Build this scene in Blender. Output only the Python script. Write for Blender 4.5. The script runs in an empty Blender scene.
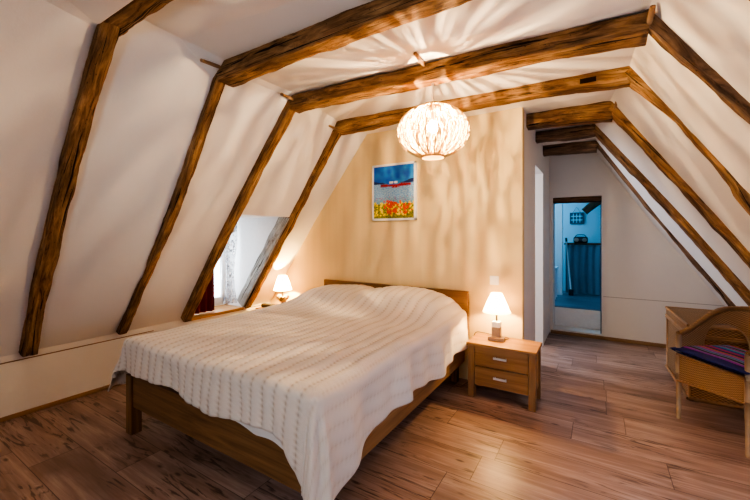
import bpy, bmesh, math, random
from mathutils import Vector, Matrix, noise
random.seed(7)
PI = math.pi
COL = bpy.context.scene.collection
sc = bpy.context.scene

# ------------------------------------------------------------------ materials
class NT:
    def __init__(s, name):
        s.m = bpy.data.materials.new(name); s.m.use_nodes = True
        s.t = s.m.node_tree; s.n = s.t.nodes; s.n.clear()
        s.out = s.n.new('ShaderNodeOutputMaterial')
        s.b = s.n.new('ShaderNodeBsdfPrincipled')
        s.t.links.new(s.b.outputs[0], s.out.inputs[0])
    def link(s, a, b): s.t.links.new(a, b)
    def new(s, k, **kw):
        n = s.n.new(k)
        for a, v in kw.items(): setattr(n, a, v)
        return n
    def put(s, sock, v):
        if hasattr(v, 'is_output') or isinstance(v, bpy.types.NodeSocket): s.link(v, sock)
        else: sock.default_value = v
    def math(s, op, a, b=0.0, c=0.0):
        n = s.new('ShaderNodeMath', operation=op)
        s.put(n.inputs[0], a); s.put(n.inputs[1], b); s.put(n.inputs[2], c)
        return n.outputs[0]
    def coord(s, kind='Object'):
        return s.new('ShaderNodeTexCoord').outputs[kind]
    def mapping(s, vec, scale=(1, 1, 1), loc=(0, 0, 0), rot=(0, 0, 0)):
        n = s.new('ShaderNodeMapping'); s.link(vec, n.inputs[0])
        n.inputs['Scale'].default_value = scale; n.inputs['Location'].default_value = loc; n.inputs['Rotation'].default_value = rot
        return n.outputs[0]
    def noise(s, vec, scale=5, detail=4, rough=.5, dist=0):
        n = s.new('ShaderNodeTexNoise'); s.link(vec, n.inputs['Vector'])
        n.inputs['Scale'].default_value = scale; n.inputs['Detail'].default_value = detail
        n.inputs['Roughness'].default_value = rough; n.inputs['Distortion'].default_value = dist
        return n.outputs[0]
    def ramp(s, fac, stops):
        n = s.new('ShaderNodeValToRGB'); s.put(n.inputs[0], fac); e = n.color_ramp.elements
        while len(e) < len(stops): e.new(.5)
        for el, (p, c) in zip(e, stops): el.position = p; el.color = (*c, 1)
        return n.outputs[0]
    def mix(s, fac, a, b, mode='MIX'):
        n = s.new('ShaderNodeMix', data_type='RGBA', blend_type=mode)
        s.put(n.inputs[0], fac)
        s.put(n.inputs[6], a if not isinstance(a, tuple) else (*a, 1)); s.put(n.inputs[7], b if not isinstance(b, tuple) else (*b, 1))
        return n.outputs[2]
    def bump(s, h, strength=.3, dist=.01):
        n = s.new('ShaderNodeBump'); s.put(n.inputs['Height'], h)
        n.inputs['Strength'].default_value = strength; n.inputs['Distance'].default_value = dist
        s.link(n.outputs[0], s.b.inputs['Normal'])
    def col(s, c): s.put(s.b.inputs['Base Color'], c if not isinstance(c, tuple) else (*c, 1))
    def rough(s, r, spec=.5): s.put(s.b.inputs['Roughness'], r); s.b.inputs['Specular IOR Level'].default_value = spec
    def sep(s, vec):
        n = s.new('ShaderNodeSeparateXYZ'); s.link(vec, n.inputs[0]); return n.outputs
    def comb(s, x, y, z=0.0):
        n = s.new('ShaderNodeCombineXYZ'); s.put(n.inputs[0], x); s.put(n.inputs[1], y); s.put(n.inputs[2], z); return n.outputs[0]

def plain(name, c, rough=.6, metal=0, spec=.5, nscale=30, namt=.06, bump=0.0):
    N = NT(name); v = N.coord()
    f = N.noise(v, nscale, 3)
    N.col(N.mix(f, tuple(x*(1-namt) for x in c), tuple(min(1, x*(1+namt)) for x in c)))
    N.rough(rough, spec); N.b.inputs['Metallic'].default_value = metal
    if bump: N.bump(f, bump, .004)
    return N.m

def plaster(name, c, streak=0.0, bump=.15):
    N = NT(name); v = N.coord()
    f = N.noise(v, 1.3, 5, .6)
    base = N.mix(N.ramp(f, [(.3, (0, 0, 0)), (.75, (1, 1, 1))]), tuple(x*.95 for x in c), c)
    if streak:
        g = N.noise(N.mapping(v, (9, 9, .25)), 1.0, 4, .6, .3)
        base = N.mix(N.ramp(g, [(.35, (0, 0, 0)), (.65, (1, 1, 1))]), base, tuple(x*(1-streak) for x in c))
    N.col(base); N.rough(.85, .2)
    h = N.math('ADD', N.noise(v, 9, 6, .6), N.math('MULTIPLY', N.noise(v, 70, 3), .25))
    N.bump(h, bump, .012)
    return N.m

def old_beam(name, light, mid, dark):
    N = NT(name); uv = N.coord('UV')
    g = N.noise(N.mapping(uv, (4.0, 30, 1)), 1.0, 9, .72, .9)
    big = N.noise(N.mapping(uv, (2.5, 5, 1)), 1.0, 4, .55, .5)
    c1 = N.ramp(g, [(.33, dark), (.46, mid), (.64, light)])
    c2 = N.mix(N.ramp(big, [(.35, (1, 1, 1)), (.62, (0, 0, 0))]), c1, N.mix(.55, c1, dark))
    crack = N.noise(N.mapping(uv, (1.1, 38, 1), (3, 1, 0)), 1.0, 4, .5, 1.6)
    cm = N.ramp(crack, [(.60, (0, 0, 0)), (.64, (1, 1, 1))])
    worm = N.new('ShaderNodeTexVoronoi'); N.link(N.mapping(uv, (1, 1.3, 1)), worm.inputs['Vector']); worm.inputs['Scale'].default_value = 26
    wm = N.ramp(worm.outputs['Distance'], [(.07, (1, 1, 1)), (.11, (0, 0, 0))])
    msk = N.mix(.85, cm, wm, 'ADD')
    N.col(N.mix(msk, c2, tuple(x*.25 for x in dark))); N.rough(.75, .25)
    hh = N.math('SUBTRACT', N.math('ADD', g, N.math('MULTIPLY', big, .8)), N.math('MULTIPLY', cm, 1.2))
    N.bump(hh, .55, .012)
    return N.m

def oak(name, light, dark, axis=0, rough=.4):
    N = NT(name); v = N.coord()
    sx = [28, 28, 28]; sx[axis] = 1.6
    g = N.noise(N.mapping(v, tuple(sx)), 1.0, 6, .6, .7)
    stv = [.0, 11, 11]
    st = N.noise(N.mapping(v, tuple(5.5 if i != axis else 1.1 for i in range(3))), 1.0, 1, .3)
    c = N.ramp(g, [(.28, dark), (.62, light)])
    c = N.mix(N.ramp(st, [(.42, (0, 0, 0)), (.58, (1, 1, 1))]), c, N.mix(.35, c, dark))
    N.col(c); N.rough(rough, .4); N.bump(g, .12, .003)
    return N.m

def floor_mat():
    N = NT('oak laminate'); uv = N.coord('UV')
    r = N.new('ShaderNodeAttribute', attribute_name='rnd').outputs['Color']
    off = N.new('ShaderNodeVectorMath', operation='MULTIPLY_ADD')
    N.link(r, off.inputs[0]); off.inputs[1].default_value = (40, 40, 40); N.link(uv, off.inputs[2])
    v = off.outputs[0]
    g = N.noise(N.mapping(v, (1.6, 30, 1)), 1.0, 7, .62, 1.0)
    b = N.noise(N.mapping(v, (1.2, 6, 1)), 1.0, 4, .5, .8)
    c = N.ramp(g, [(.25, (.29, .18, .135)), (.5, (.44, .30, .235)), (.75, (.61, .45, .37))])
    c = N.mix(N.ramp(b, [(.36, (1, 1, 1)), (.60, (0, 0, 0))]), c, N.mix(.55, c, (.19, .105, .07)))
    # dark cracks and knots
    k = N.noise(N.mapping(v, (2.0, 19, 1), (7, 2, 0)), 1.0, 5, .55, 2.6)
    k2 = N.noise(N.mapping(v, (1.5, 3.4, 1), (1, 5, 0)), 1.0, 2, .5)
    km = N.math('MULTIPLY', N.ramp(k, [(.53, (0, 0, 0)), (.62, (1, 1, 1))]), N.ramp(k2, [(.48, (0, 0, 0)), (.58, (1, 1, 1))]))
    vo = N.new('ShaderNodeTexVoronoi'); N.link(N.mapping(v, (1.5, 4.2, 1)), vo.inputs['Vector']); vo.inputs['Scale'].default_value = 1.9
    kn = N.ramp(vo.outputs['Distance'], [(.04, (1, 1, 1)), (.11, (0, 0, 0))])
    c = N.mix(N.math('MULTIPLY', km, .8), c, (.075, .04, .028))
    c = N.mix(N.math('MULTIPLY', kn, .8), c, (.075, .036, .022))
    s = N.sep(r)
    c = N.mix(N.math('MULTIPLY', s[1], .35), c, N.mix(1.0, c, (.74, .70, .68), 'MULTIPLY'))
    e = N.new('ShaderNodeAttribute', attribute_name='UVMap'); u = N.sep(uv)
    ev = N.math('MINIMUM', u[1], N.math('SUBTRACT', .267, u[1]))
    eu = N.math('MINIMUM', u[0], N.math('SUBTRACT', N.math('MULTIPLY', s[2], 4.0), u[0]))
    ed = N.math('LESS_THAN', N.math('MINIMUM', ev, eu), .0022)
    c = N.mix(N.math('MULTIPLY', ed, .75), c, (.06, .03, .02))
    N.col(c); N.rough(N.math('ADD', .28, N.math('MULTIPLY', g, .18)), .5)
    N.bump(N.math('SUBTRACT', N.math('MULTIPLY', g, .3), ed), .25, .003)
    return N.m

def wicker(name, light, dark, su=.013, sv=.007, strength=.9):
    """over-and-under weave from UVs in metres"""
    N = NT(name); u = N.sep(N.coord('UV'))
    U = N.math('DIVIDE', u[0], su); V = N.math('DIVIDE', u[1], sv)
    row = N.math('FLOOR', V)
    prof = N.math('ABSOLUTE', N.math('SINE', N.math('MULTIPLY', V, PI)))
    ph = N.math('ADD', N.math('MULTIPLY', U, PI), N.math('MULTIPLY', row, PI))
    ov = N.math('MULTIPLY_ADD', N.math('COSINE', ph), .5, .5)
    h = N.math('MULTIPLY', prof, N.math('MULTIPLY_ADD', ov, .75, .25))
    stn = N.noise(N.coord(), 9, 4, .6)
    fine = N.noise(N.mapping(N.coord('UV'), (30, 140, 1)), 1.0, 3)
    c = N.ramp(h, [(.05, tuple(x*.35 for x in dark)), (.35, dark), (.85, light)])
    c = N.mix(N.ramp(stn, [(.35, (0, 0, 0)), (.7, (1, 1, 1))]), c, N.mix(.5, c, dark))
    c = N.mix(N.math('MULTIPLY', fine, .3), c, dark)
    N.col(c); N.rough(.55, .35); N.bump(h, strength, .004)
    return N.m

def knit():
    N = NT('cream knitted cotton'); u = N.sep(N.coord('UV'))
    U = N.math('DIVIDE', u[0], .085); V = N.math('DIVIDE', u[1], .03)
    rib = N.math('ABSOLUTE', N.math('SINE', N.math('MULTIPLY', U, PI)))
    rib = N.math('POWER', rib, .5)
    cab = N.math('MULTIPLY_ADD', N.math('SINE', N.math('ADD', N.math('MULTIPLY', V, 2*PI), N.math('MULTIPLY', U, PI*2))), .5, .5)
    near = N.math('POWER', N.math('SUBTRACT', 1.0, rib), 1.0)
    fine = N.math('SINE', N.math('MULTIPLY', u[0], 2*PI/.009))
    fine2 = N.math('SINE', N.math('MULTIPLY', u[1], 2*PI/.008))
    st = N.math('MULTIPLY', fine, fine2)
    h = N.math('ADD', rib, N.math('MULTIPLY', N.math('MULTIPLY', near, cab), .6))
    h = N.math('ADD', h, N.math('MULTIPLY', st, .12))
    h = N.math('ADD', h, N.math('MULTIPLY', N.noise(N.coord(), 60, 4), .25))
    fade = N.ramp(u[0], [(0, (1, 1, 1)), (1, (1, 1, 1))]); side = N.math('GREATER_THAN', u[0], -1.12); h = N.math('ADD', N.math('MULTIPLY', h, N.math('SUBTRACT', 1.0, N.math('MULTIPLY', side, .6))), N.math('MULTIPLY', side, .5))
    c = N.ramp(h, [(.1, (.42, .34, .26)), (.55, (.66, .58, .48)), (1.0, (.79, .73, .65))])
    N.col(c); N.rough(.95, .1); N.bump(h, .8, .006)
    N.b.inputs['Sheen Weight'].default_value = .25
    return N.m

def cloth(name, c, bump=.3, sc_=200):
    N = NT(name); v = N.coord(); f = N.noise(v, sc_, 2)
    N.col(N.mix(N.noise(v, 6, 3), tuple(x*.85 for x in c), c)); N.rough(.9, .15); N.bump(f, bump, .002)
    return N.m

def emis(name, c, strength, base=(.8, .8, .8)):
    N = NT(name); N.col(base)
    f = N.noise(N.coord(), 20, 2)
    N.put(N.b.inputs['Emission Color'], N.mix(N.math('MULTIPLY', f, .05), c, tuple(x*.95 for x in c)))
    N.b.inputs['Emission Strength'].default_value = strength
    return N.m

def shade_mat(name, c, e):
    N = NT(name); N.col(c); N.rough(.9, .1)
    tr = N.new('ShaderNodeBsdfTranslucent'); tr.inputs[0].default_value = (*c, 1)
    mx = N.new('ShaderNodeMixShader'); mx.inputs[0].default_value = .55
    N.link(N.b.outputs[0], mx.inputs[1]); N.link(tr.outputs[0], mx.inputs[2]); N.link(mx.outputs[0], N.out.inputs[0])
    f = N.noise(N.coord(), 150, 2)
    N.put(N.b.inputs['Emission Color'], N.mix(N.math('MULTIPLY', f, .15), (1, .70, .38), (1, .62, .30)))
    N.b.inputs['Emission Strength'].default_value = e
    return N.m

def glass_mat():
    N = NT('window glass'); 
    tr = N.new('ShaderNodeBsdfTransparent'); gl = N.new('ShaderNodeBsdfGlossy'); gl.inputs['Roughness'].default_value = .02
    f = N.new('ShaderNodeFresnel'); f.inputs[0].default_value = 1.45
    mx = N.new('ShaderNodeMixShader'); N.link(f.outputs[0], mx.inputs[0])
    N.link(tr.outputs[0], mx.inputs[1]); N.link(gl.outputs[0], mx.inputs[2]); N.link(mx.outputs[0], N.out.inputs[0])
    return N.m

def lace_mat():
    N = NT('lace'); v = N.coord('UV')
    vo = N.new('ShaderNodeTexVoronoi'); N.link(v, vo.inputs['Vector']); vo.inputs['Scale'].default_value = 34
    n = N.noise(v, 14, 3)
    f = N.math('GREATER_THAN', N.math('ADD', vo.outputs['Distance'], N.math('MULTIPLY', n, .5)), .62)
    tr = N.new('ShaderNodeBsdfTransparent'); mx = N.new('ShaderNodeMixShader')
    N.link(N.math('MULTIPLY', f, .6), mx.inputs[0]); N.link(N.b.outputs[0], mx.inputs[1]); N.link(tr.outputs[0], mx.inputs[2])
    N.col(N.mix(N.ramp(n, [(.4, (0, 0, 0)), (.6, (1, 1, 1))]), (.50, .51, .54), (.16, .15, .17))); N.rough(.9)
    N.link(mx.outputs[0], N.out.inputs[0])
    return N.m

def vcol_mat(name, rough=.6):
    N = NT(name); a = N.new('ShaderNodeAttribute', attribute_name='paint').outputs['Color']
    n = N.noise(N.coord(), 90, 4)
    N.col(N.mix(N.math('MULTIPLY', n, .25), a, (.05, .05, .05))); N.rough(rough, .4); N.bump(n, .35, .003)
    return N.m

M = {}
M['wall'] = plaster('white plaster', (.80, .765, .71))
M['ceil'] = plaster('white ceiling plaster', (.80, .765, .71), bump=.1)
M['beige'] = plaster('beige papered wall', (.80, .62, .34), streak=.10, bump=.06)
M['farwall'] = plaster('far plaster', (.76, .71, .66), bump=.2)
M['beam'] = old_beam('old oak timber', (.48, .285, .13), (.25, .135, .058), (.05, .025, .012))
M['beam2'] = old_beam('old grey brown timber', (.36, .22, .125), (.19, .11, .062), (.045, .026, .015))
M['beam_grey'] = old_beam('limewashed timber', (.62, .62, .58), (.42, .41, .38), (.16, .13, .10))
M['peg'] = old_beam('peg wood', (.48, .31, .18), (.36, .22, .12), (.14, .08, .04))
M['floor'] = floor_mat()
M['oakx'] = oak('oak grain x', (.44, .25, .105), (.22, .11, .042), 0)
M['oaky'] = oak('oak grain y', (.54, .29, .10), (.30, .135, .042), 1)
M['oakz'] = oak('oak grain z', (.40, .225, .095), (.20, .10, .04), 2)
M['bedx'] = oak('bed oak x', (.29, .16, .068), (.12, .058, .022), 0)
M['bedy'] = oak('bed oak y', (.42, .245, .11), (.20, .10, .04), 1)
M['bedz'] = oak('bed oak z', (.27, .148, .063), (.115, .056, .021), 2)
M['knit'] = knit()
M['sheet'] = cloth('white cotton', (.80, .78, .75))
M['steel'] = plain('brushed steel', (.70, .70, .71), .45, .55)
M['white'] = plain('white plastic', (.82, .80, .76), .4)
M['whitepaint'] = plain('white paint', (.78, .78, .77), .5)
M['dark'] = plain('dark plastic', (.035, .037, .04), .45)
M['shade'] = shade_mat('cream lampshade', (.88, .74, .52), 2.2)
def bulb_mat(name, c, e):
    N = NT(name); em = N.new('ShaderNodeEmission'); em.inputs[0].default_value = (*c, 1); em.inputs[1].default_value = e
    tr = N.new('ShaderNodeBsdfTransparent'); ad = N.new('ShaderNodeAddShader')
    N.link(em.outputs[0], ad.inputs[0]); N.link(tr.outputs[0], ad.inputs[1]); N.link(ad.outputs[0], N.out.inputs[0]); return N.m
M['bulb'] = bulb_mat('glowing bulb', (1, .80, .55), 60)
M['bulb_small'] = bulb_mat('small glowing bulb', (1, .66, .34), 20)
M['rattan'] = plain('pale lamp rattan', (.88, .62, .26), .6)
M['rattan_ring'] = plain('lamp ring wood', (.62, .40, .17), .5)
M['wicker'] = wicker('honey wicker', (.72, .48, .25), (.34, .195, .085))
M['wicker_trunk'] = wicker('brown wicker', (.58, .36, .18), (.28, .15, .065), .018, .011)
M['cane'] = plain('pale cane', (.40, .275, .155), .45, nscale=12, namt=.25)
M['darkcane'] = plain('brown cane', (.36, .20, .09), .5, nscale=12, namt=.25)
M['glass'] = glass_mat()
M['lace'] = lace_mat()
M['redcloth'] = cloth('dark red cloth', (.16, .025, .035))
M['paint'] = vcol_mat('oil paint')
M['cush'] = vcol_mat('woven stripes', .9)
M['cord'] = plain('brown cord', (.10, .05, .025), .5)
M['whitecord'] = plain('white cord', (.75, .70, .6), .5)
M['bluelitwall'] = plaster('blue lit wall', (.42, .66, .74))  # whitish walls; the room's blue light is put into their base colour
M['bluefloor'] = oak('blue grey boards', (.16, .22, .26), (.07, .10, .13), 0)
M['denim'] = cloth('blue linen', (.20, .28, .33))
M['darkwood'] = old_beam('dark lintel', (.30, .16, .085), (.16, .085, .045), (.02, .01, .006))
M['greywood'] = plain('grey wood', (.33, .25, .19), .6, nscale=40, namt=.3)
M['heart'] = wicker('woven heart', (.85, .70, .48), (.55, .38, .20), .018, .009)
M['seam'] = plain('slot shade black', (.03, .018, .012), 1.0, spec=0)
M['groove'] = plain('plaster joint', (.36, .32, .29), .9)
M['skirt'] = plain('brown skirting', (.30, .17, .075), .6)

M['disc'] = shade_mat('pale lamp disc', (.80, .62, .38), .5)
# ------------------------------------------------------------------ geometry helpers
def finish(name, bm, mat, parent=None, smooth=False, loc=None):
    me = bpy.data.meshes.new(name); bm.normal_update(); bm.to_mesh(me); bm.free()
    if smooth:
        for p in me.polygons: p.use_smooth = True
    me.materials.append(mat)
    o = bpy.data.objects.new(name, me); COL.objects.link(o)
    if parent: o.parent = parent; o.matrix_parent_inverse = Matrix.Translation(-Vector(parent.location)) if parent.rotation_euler.z == 0 else parent_inv(parent)
    return o
def parent_inv(p):
    return (Matrix.Translation(p.location) @ p.rotation_euler.to_matrix().to_4x4()).inverted()
def tag(o, label, cat, group=None, kind=None):
    if label: o['label'] = label
    if cat: o['category'] = cat
    if group: o['group'] = group
    if kind: o['kind'] = kind
    return o
def empty(name, loc, label, cat, group=None):
    o = bpy.data.objects.new(name, None); COL.objects.link(o); o.location = loc; o.empty_display_size = .1
    return tag(o, label, cat, group)
def struct(name, bm, mat, smooth=False):
    o = finish(name, bm, mat, None, smooth); o['kind'] = 'structure'; return o

def box(bm, x0, x1, y0, y1, z0, z1, bev=0.0, mtx=None):
    r = bmesh.ops.create_cube(bm, size=1)
    vs = r['verts']
    for v in vs:
        v.co = Vector(((x0+x1)/2+v.co.x*(x1-x0), (y0+y1)/2+v.co.y*(y1-y0), (z0+z1)/2+v.co.z*(z1-z0)))
        if mtx: v.co = mtx @ v.co
    if bev:
        es = list({e for v in vs for e in v.link_edges})
        bmesh.ops.bevel(bm, geom=es, offset=bev, segments=2, affect='EDGES', profile=.6)
def B(*a, **k):
    bm = bmesh.new(); box(bm, *a, **k); return bm

def tube(bm, pts, r, seg=8, cap=True):
    pts = [Vector(p) for p in pts]; rings = []
    rr = r if isinstance(r, (list, tuple)) else [r]*len(pts)
    up = None
    for i, p in enumerate(pts):
        t = (pts[min(i+1, len(pts)-1)]-pts[max(i-1, 0)]).normalized()
        if up is None: up = Vector((0, 0, 1)) if abs(t.z) < .9 else Vector((1, 0, 0))
        a = t.cross(up).normalized(); b = a.cross(t).normalized(); up = b
        rings.append([bm.verts.new(p+(a*math.cos(2*PI*k/seg)+b*math.sin(2*PI*k/seg))*rr[i]) for k in range(seg)])
    for A, Bq in zip(rings, rings[1:]):
        for k in range(seg): bm.faces.new((A[k], A[(k+1) % seg], Bq[(k+1) % seg], Bq[k]))
    if cap: bm.faces.new(rings[0]); bm.faces.new(list(reversed(rings[-1])))
def lathe(bm, prof, c, seg=32, cap=True):
    rings = [[bm.verts.new((c[0]+r*math.cos(2*PI*k/seg), c[1]+r*math.sin(2*PI*k/seg), c[2]+z)) for k in range(seg)] for r, z in prof]
    for A, Bq in zip(rings, rings[1:]):
        for k in range(seg): bm.faces.new((A[k], A[(k+1) % seg], Bq[(k+1) % seg], Bq[k]))
    if cap:
        bm.faces.new(list(reversed(rings[0]))); bm.faces.new(rings[-1])
def grid(bm, nu, nv, fn, uvfn=None, colfn=None, wrap=False):
    """fn(i/nu, j/nv) -> point"""
    V = [[bm.verts.new(fn(i/nu, j/nv)) for j in range(nv+1)] for i in range(nu+1)]
    uvl = bm.loops.layers.uv.verify() if uvfn else None
    cl = (bm.loops.layers.float_color.get('paint') or bm.loops.layers.float_color.new('paint')) if colfn else None
    for i in range(nu):
        for j in range(nv):
            f = bm.faces.new((V[i][j], V[i+1][j], V[i+1][j+1], V[i][j+1]))
            q = [(i, j), (i+1, j), (i+1, j+1), (i, j+1)]
            for lp, (a, b) in zip(f.loops, q):
                if uvfn: lp[uvl].uv = uvfn(a/nu, b/nv)
                if colfn: lp[cl] = (*colfn((i+.5)/nu, (j+.5)/nv), 1)
    return V
def catmull(pts, step=.035):
    pts = [Vector(p) for p in pts]; P = [pts[0]*2-pts[1]]+pts+[pts[-1]*2-pts[-2]]; out = []
    for i in range(1, len(P)-2):
        n = max(2, int((P[i+1]-P[i]).length/step))
        for k in range(n):
            t = k/n; a, b, c, d = P[i-1], P[i], P[i+1], P[i+2]
            out.append(.5*((2*b)+(c-a)*t+(2*a-5*b+4*c-d)*t*t+(3*b-a-3*c+d)*t**3))
    out.append(pts[-1]); return out
def timber(name, pts, w, h, mat, parent, seed=0, rough=.007, ch=.18, label=None, wf=None, hf=None):
    """hand-hewn timber swept along pts (in an XZ plane); w along Y, h across the run"""
    bm = bmesh.new(); uvl = bm.loops.layers.uv.verify()
    P = catmull(pts); L = 0; rings = []; prof = []
    c = ch
    base = [(-1, -1+c), (-1, -.3), (-1, .3), (-1, 1-c), (-1+c, 1), (-.3, 1), (.3, 1), (1-c, 1), (1, 1-c), (1, .3), (1, -.3), (1, -1+c), (1-c, -1), (.3, -1), (-.3, -1), (-1+c, -1)]
    S = Vector((0, 1, 0)); us = []
    for i, p in enumerate(P):
        t = (P[min(i+1, len(P)-1)]-P[max(i-1, 0)]).normalized(); Nn = t.cross(S).normalized()
        if i: L += (p-P[i-1]).length
        us.append(L); ring = []
        ws = w*(1+.10*noise.noise(Vector((L*1.6, seed*7.1, 0)))); hs = h*(1+.12*noise.noise(Vector((L*1.9, 5, seed*3.3))))
        if wf: ws *= wf(i/(len(P)-1))
        if hf: hs *= hf(i/(len(P)-1))
        for k, (a, b) in enumerate(base):
            q = p+S*(a*ws/2)+Nn*(b*hs/2)
            d = (S*a+Nn*b).normalized()
            nn = noise.noise(Vector((L*5, a*1.5+seed*9, b*1.5)))*rough*1.2+noise.noise(Vector((L*16, a*3+seed*4, b*3)))*rough*.7
            corner = abs(a) > .7 and abs(b) > .7
            if corner: nn -= max(0, noise.noise(Vector((L*3.2, a*5+seed, b*5))))*rough*4.5
            ring.append(bm.verts.new(q+d*nn))
        rings.append(ring)
    n = len(base); per = 2*(w+h)
    for i, (A, Bq) in enumerate(zip(rings, rings[1:])):
        for k in range(n):
            f = bm.faces.new((A[k], Bq[k], Bq[(k+1) % n], A[(k+1) % n])); f.smooth = True
            for lp, (uu, kk) in zip(f.loops, [(us[i], k), (us[i+1], k), (us[i+1], k+1), (us[i], k+1)]):
                lp[uvl].uv = (uu+seed*3.7, kk/n*per+seed*1.3)
    bm.faces.new(rings[0]); bm.faces.new(list(reversed(rings[-1])))
    bmesh.ops.recalc_face_normals(bm, faces=bm.faces)
    o = finish(name, bm, mat, parent)
    if label: o['label'] = label
    return o

# ------------------------------------------------------------------ room shell
# sections along Y: (y, left-mid, left-top S, ceiling-left C, right-top, right-mid, right-knee x)
SEC = [
 (-1.60, (-3.20, 1.62), (-2.42, 2.68), (-2.30, 2.70), (.25, 2.70), (.90, 1.6), 1.60),
 (0.45, (-3.27, 1.60), (-2.42, 2.69), (-2.20, 2.72), (.25, 2.70), (.90, 1.6), 1.60),
 (0.93, (-3.31, 1.60), (-2.52, 2.67), (-2.50, 2.68), (.25, 2.72), (.90, 1.6), 1.60),
 (0.99, (-3.31, 1.60), (-2.45, 2.82), (-2.44, 2.82), (.25, 2.76), (.90, 1.6), 1.60),
 (1.35, (-3.12, 1.64), (-2.36, 2.755), (-2.35, 2.756), (.25, 2.72), (.90, 1.6), 1.60),
 (1.60, (-2.97, 1.70), (-2.387, 2.59), (-2.258, 2.69), (.24, 2.68), (.90, 1.6), 1.60),
 (1.74, (-2.99, 1.68), (-2.33, 2.66), (-2.30, 2.69), (.24, 2.66), (.88, 1.6), 1.60),
 (2.22, (-3.06, 1.64), (-2.24, 2.62), (-2.18, 2.645), (.22, 2.565), (.86, 1.6), 1.58),
 (2.34, (-3.06, 1.65), (-2.27, 2.62), (-2.22, 2.65), (.21, 2.575), (.86, 1.6), 1.58),
 (3.04, (-3.07, 1.65), (-2.40, 2.60), (-2.36, 2.665), (.19, 2.62), (.845, 1.6), 1.55),
 (3.54, (-3.07, 1.65), (-2.31, 2.61), (-2.29, 2.62), (.12, 2.62), (.80, 1.6), 1.52),
]
SEC2 = [(3.54, (.12, 2.62), (.80, 1.6), 1.52), (3.75, (.10, 2.625), (.78, 1.6), 1.50), (4.45, (-.03, 2.63), (.71, 1.6), 1.45), (5.10, (-.02, 2.60), (.605, 1.6), 1.36), (5.85, (-.02, 2.60), (.605, 1.6), 1.36)]
XL = -3.92
def strip(bm, rows, skip=()):
    V = [[bm.verts.new(p) for p in r] for r in rows]
    for i in range(len(V)-1):
        for j in range(len(V[i])-1):
            if (i, j) in skip: continue
            bm.faces.new((V[i][j], V[i][j+1], V[i+1][j+1], V[i+1][j]))
bm = bmesh.new(); strip(bm, [[(XL, s[0], 0), (XL, s[0], .5)] for s in SEC]); struct('wall_left_lower', bm, M['wall'])
hole = [i for i, s in enumerate(SEC) if s[0] == 2.34][0]
def lerp_rows(rows, keys, step=.12):
    out = []; ks = []
    for (a, ka), (b, kb) in zip(zip(rows, keys), list(zip(rows, keys))[1:]):
        n = max(1, round((kb-ka)/step))
        for i in range(n):
            t = i/n; out.append([tuple(p*(1-t)+q_*t for p, q_ in zip(P_, Q_)) for P_, Q_ in zip(a, b)]); ks.append(ka+(kb-ka)*t)
    out.append(rows[-1]); ks.append(keys[-1]); return out, ks
def bow(a, m, b, n=6):
    # quadratic through a, m, b; the first n steps reach m exactly
    a, m, b = Vector(a), Vector(m), Vector(b); tm = (m-a).length/((m-a).length+(b-m).length); out = []
    for k in range(2*n+1):
        t = tm*k/n if k <= n else tm+(1-tm)*(k-n)/n
        out.append(tuple(a*((t-tm)*(t-1)/(tm))+m*(t*(t-1)/(tm*(tm-1)))+b*(t*(t-tm)/(1-tm))))
    return out
rows, ks = lerp_rows([[(XL, s[0], .5), (s[1][0], s[0], s[1][1]), (s[2][0], s[0], s[2][1]), (s[3][0], s[0], s[3][1])] for s in SEC], [s[0] for s in SEC])
NB = 6
rows2 = [bow(r[0], r[1], r[2], NB) for r in rows]
skip = {(i, j) for i in range(len(ks)-1) for j in range(NB) if 2.335 <= (ks[i]+ks[i+1])/2 <= 3.04}
bm = bmesh.new(); strip(bm, rows2, skip=skip)
for f_ in bm.faces: f_.smooth = True
strip(bm, [[r[2], r[3]] for r in rows]); struct('wall_left', bm, M['wall'])
bm = bmesh.new(); strip(bm, [[(s[3][0], s[0], s[3][1]), (s[4][0], s[0], s[4][1])] for s in SEC])
strip(bm, [[(-.75, s[0], s[1][1]), (s[1][0], s[0], s[1][1])] for s in SEC2]); struct('ceiling', bm, M['ceil'])
R_ = [(s[0], s[4], s[5], s[6]) for s in SEC]+SEC2[1:]
bm = bmesh.new(); strip(bm, [[(s[1][0], s[0], s[1][1]), (s[2][0], s[0], s[2][1]), (s[3], s[0], .5)] for s in R_]); struct('wall_right', bm, M['wall'])
bm = bmesh.new(); strip(bm, [[(s[3], s[0], .5), (s[3], s[0], 0)] for s in R_]); struct('wall_right_lower', bm, M['wall'])

def wall_poly(bm, y, outline, t, holes=()):
    """a wall in an XZ plane built from rectangles/trapezoids given as point loops, thickness t away from the camera"""
    for lp in outline:
        a = [bm.verts.new((x, y, z)) for x, z in lp]; b = [bm.verts.new((x, y+t, z)) for x, z in lp]
        bm.faces.new(a); bm.faces.new(list(reversed(b))); n = len(lp)
        for k in range(n): bm.faces.new((a[k], b[k], b[(k+1) % n], a[(k+1) % n]))
    bmesh.ops.recalc_face_normals(bm, faces=bm.faces)
# beige bed wall
bm = bmesh.new(); wall_poly(bm, 3.52, [[(-.586, 0), (-.586, 2.64), (-2.28, 2.64), (-3.07, 1.65), (XL, .5), (XL, 0)]], .10); struct('wall_back', bm, M['beige'])
# corridor wall with side doorway
bm = bmesh.new()
box(bm, -.78, -.588, 3.62, 4.34, 0, 2.64); box(bm, -.78, -.60, 5.12, 5.86, 0, 2.64); box(bm, -.78, -.60, 4.34, 5.12, 2.24, 2.64)
struct('wall_corridor', bm, M['wall'])
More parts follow.
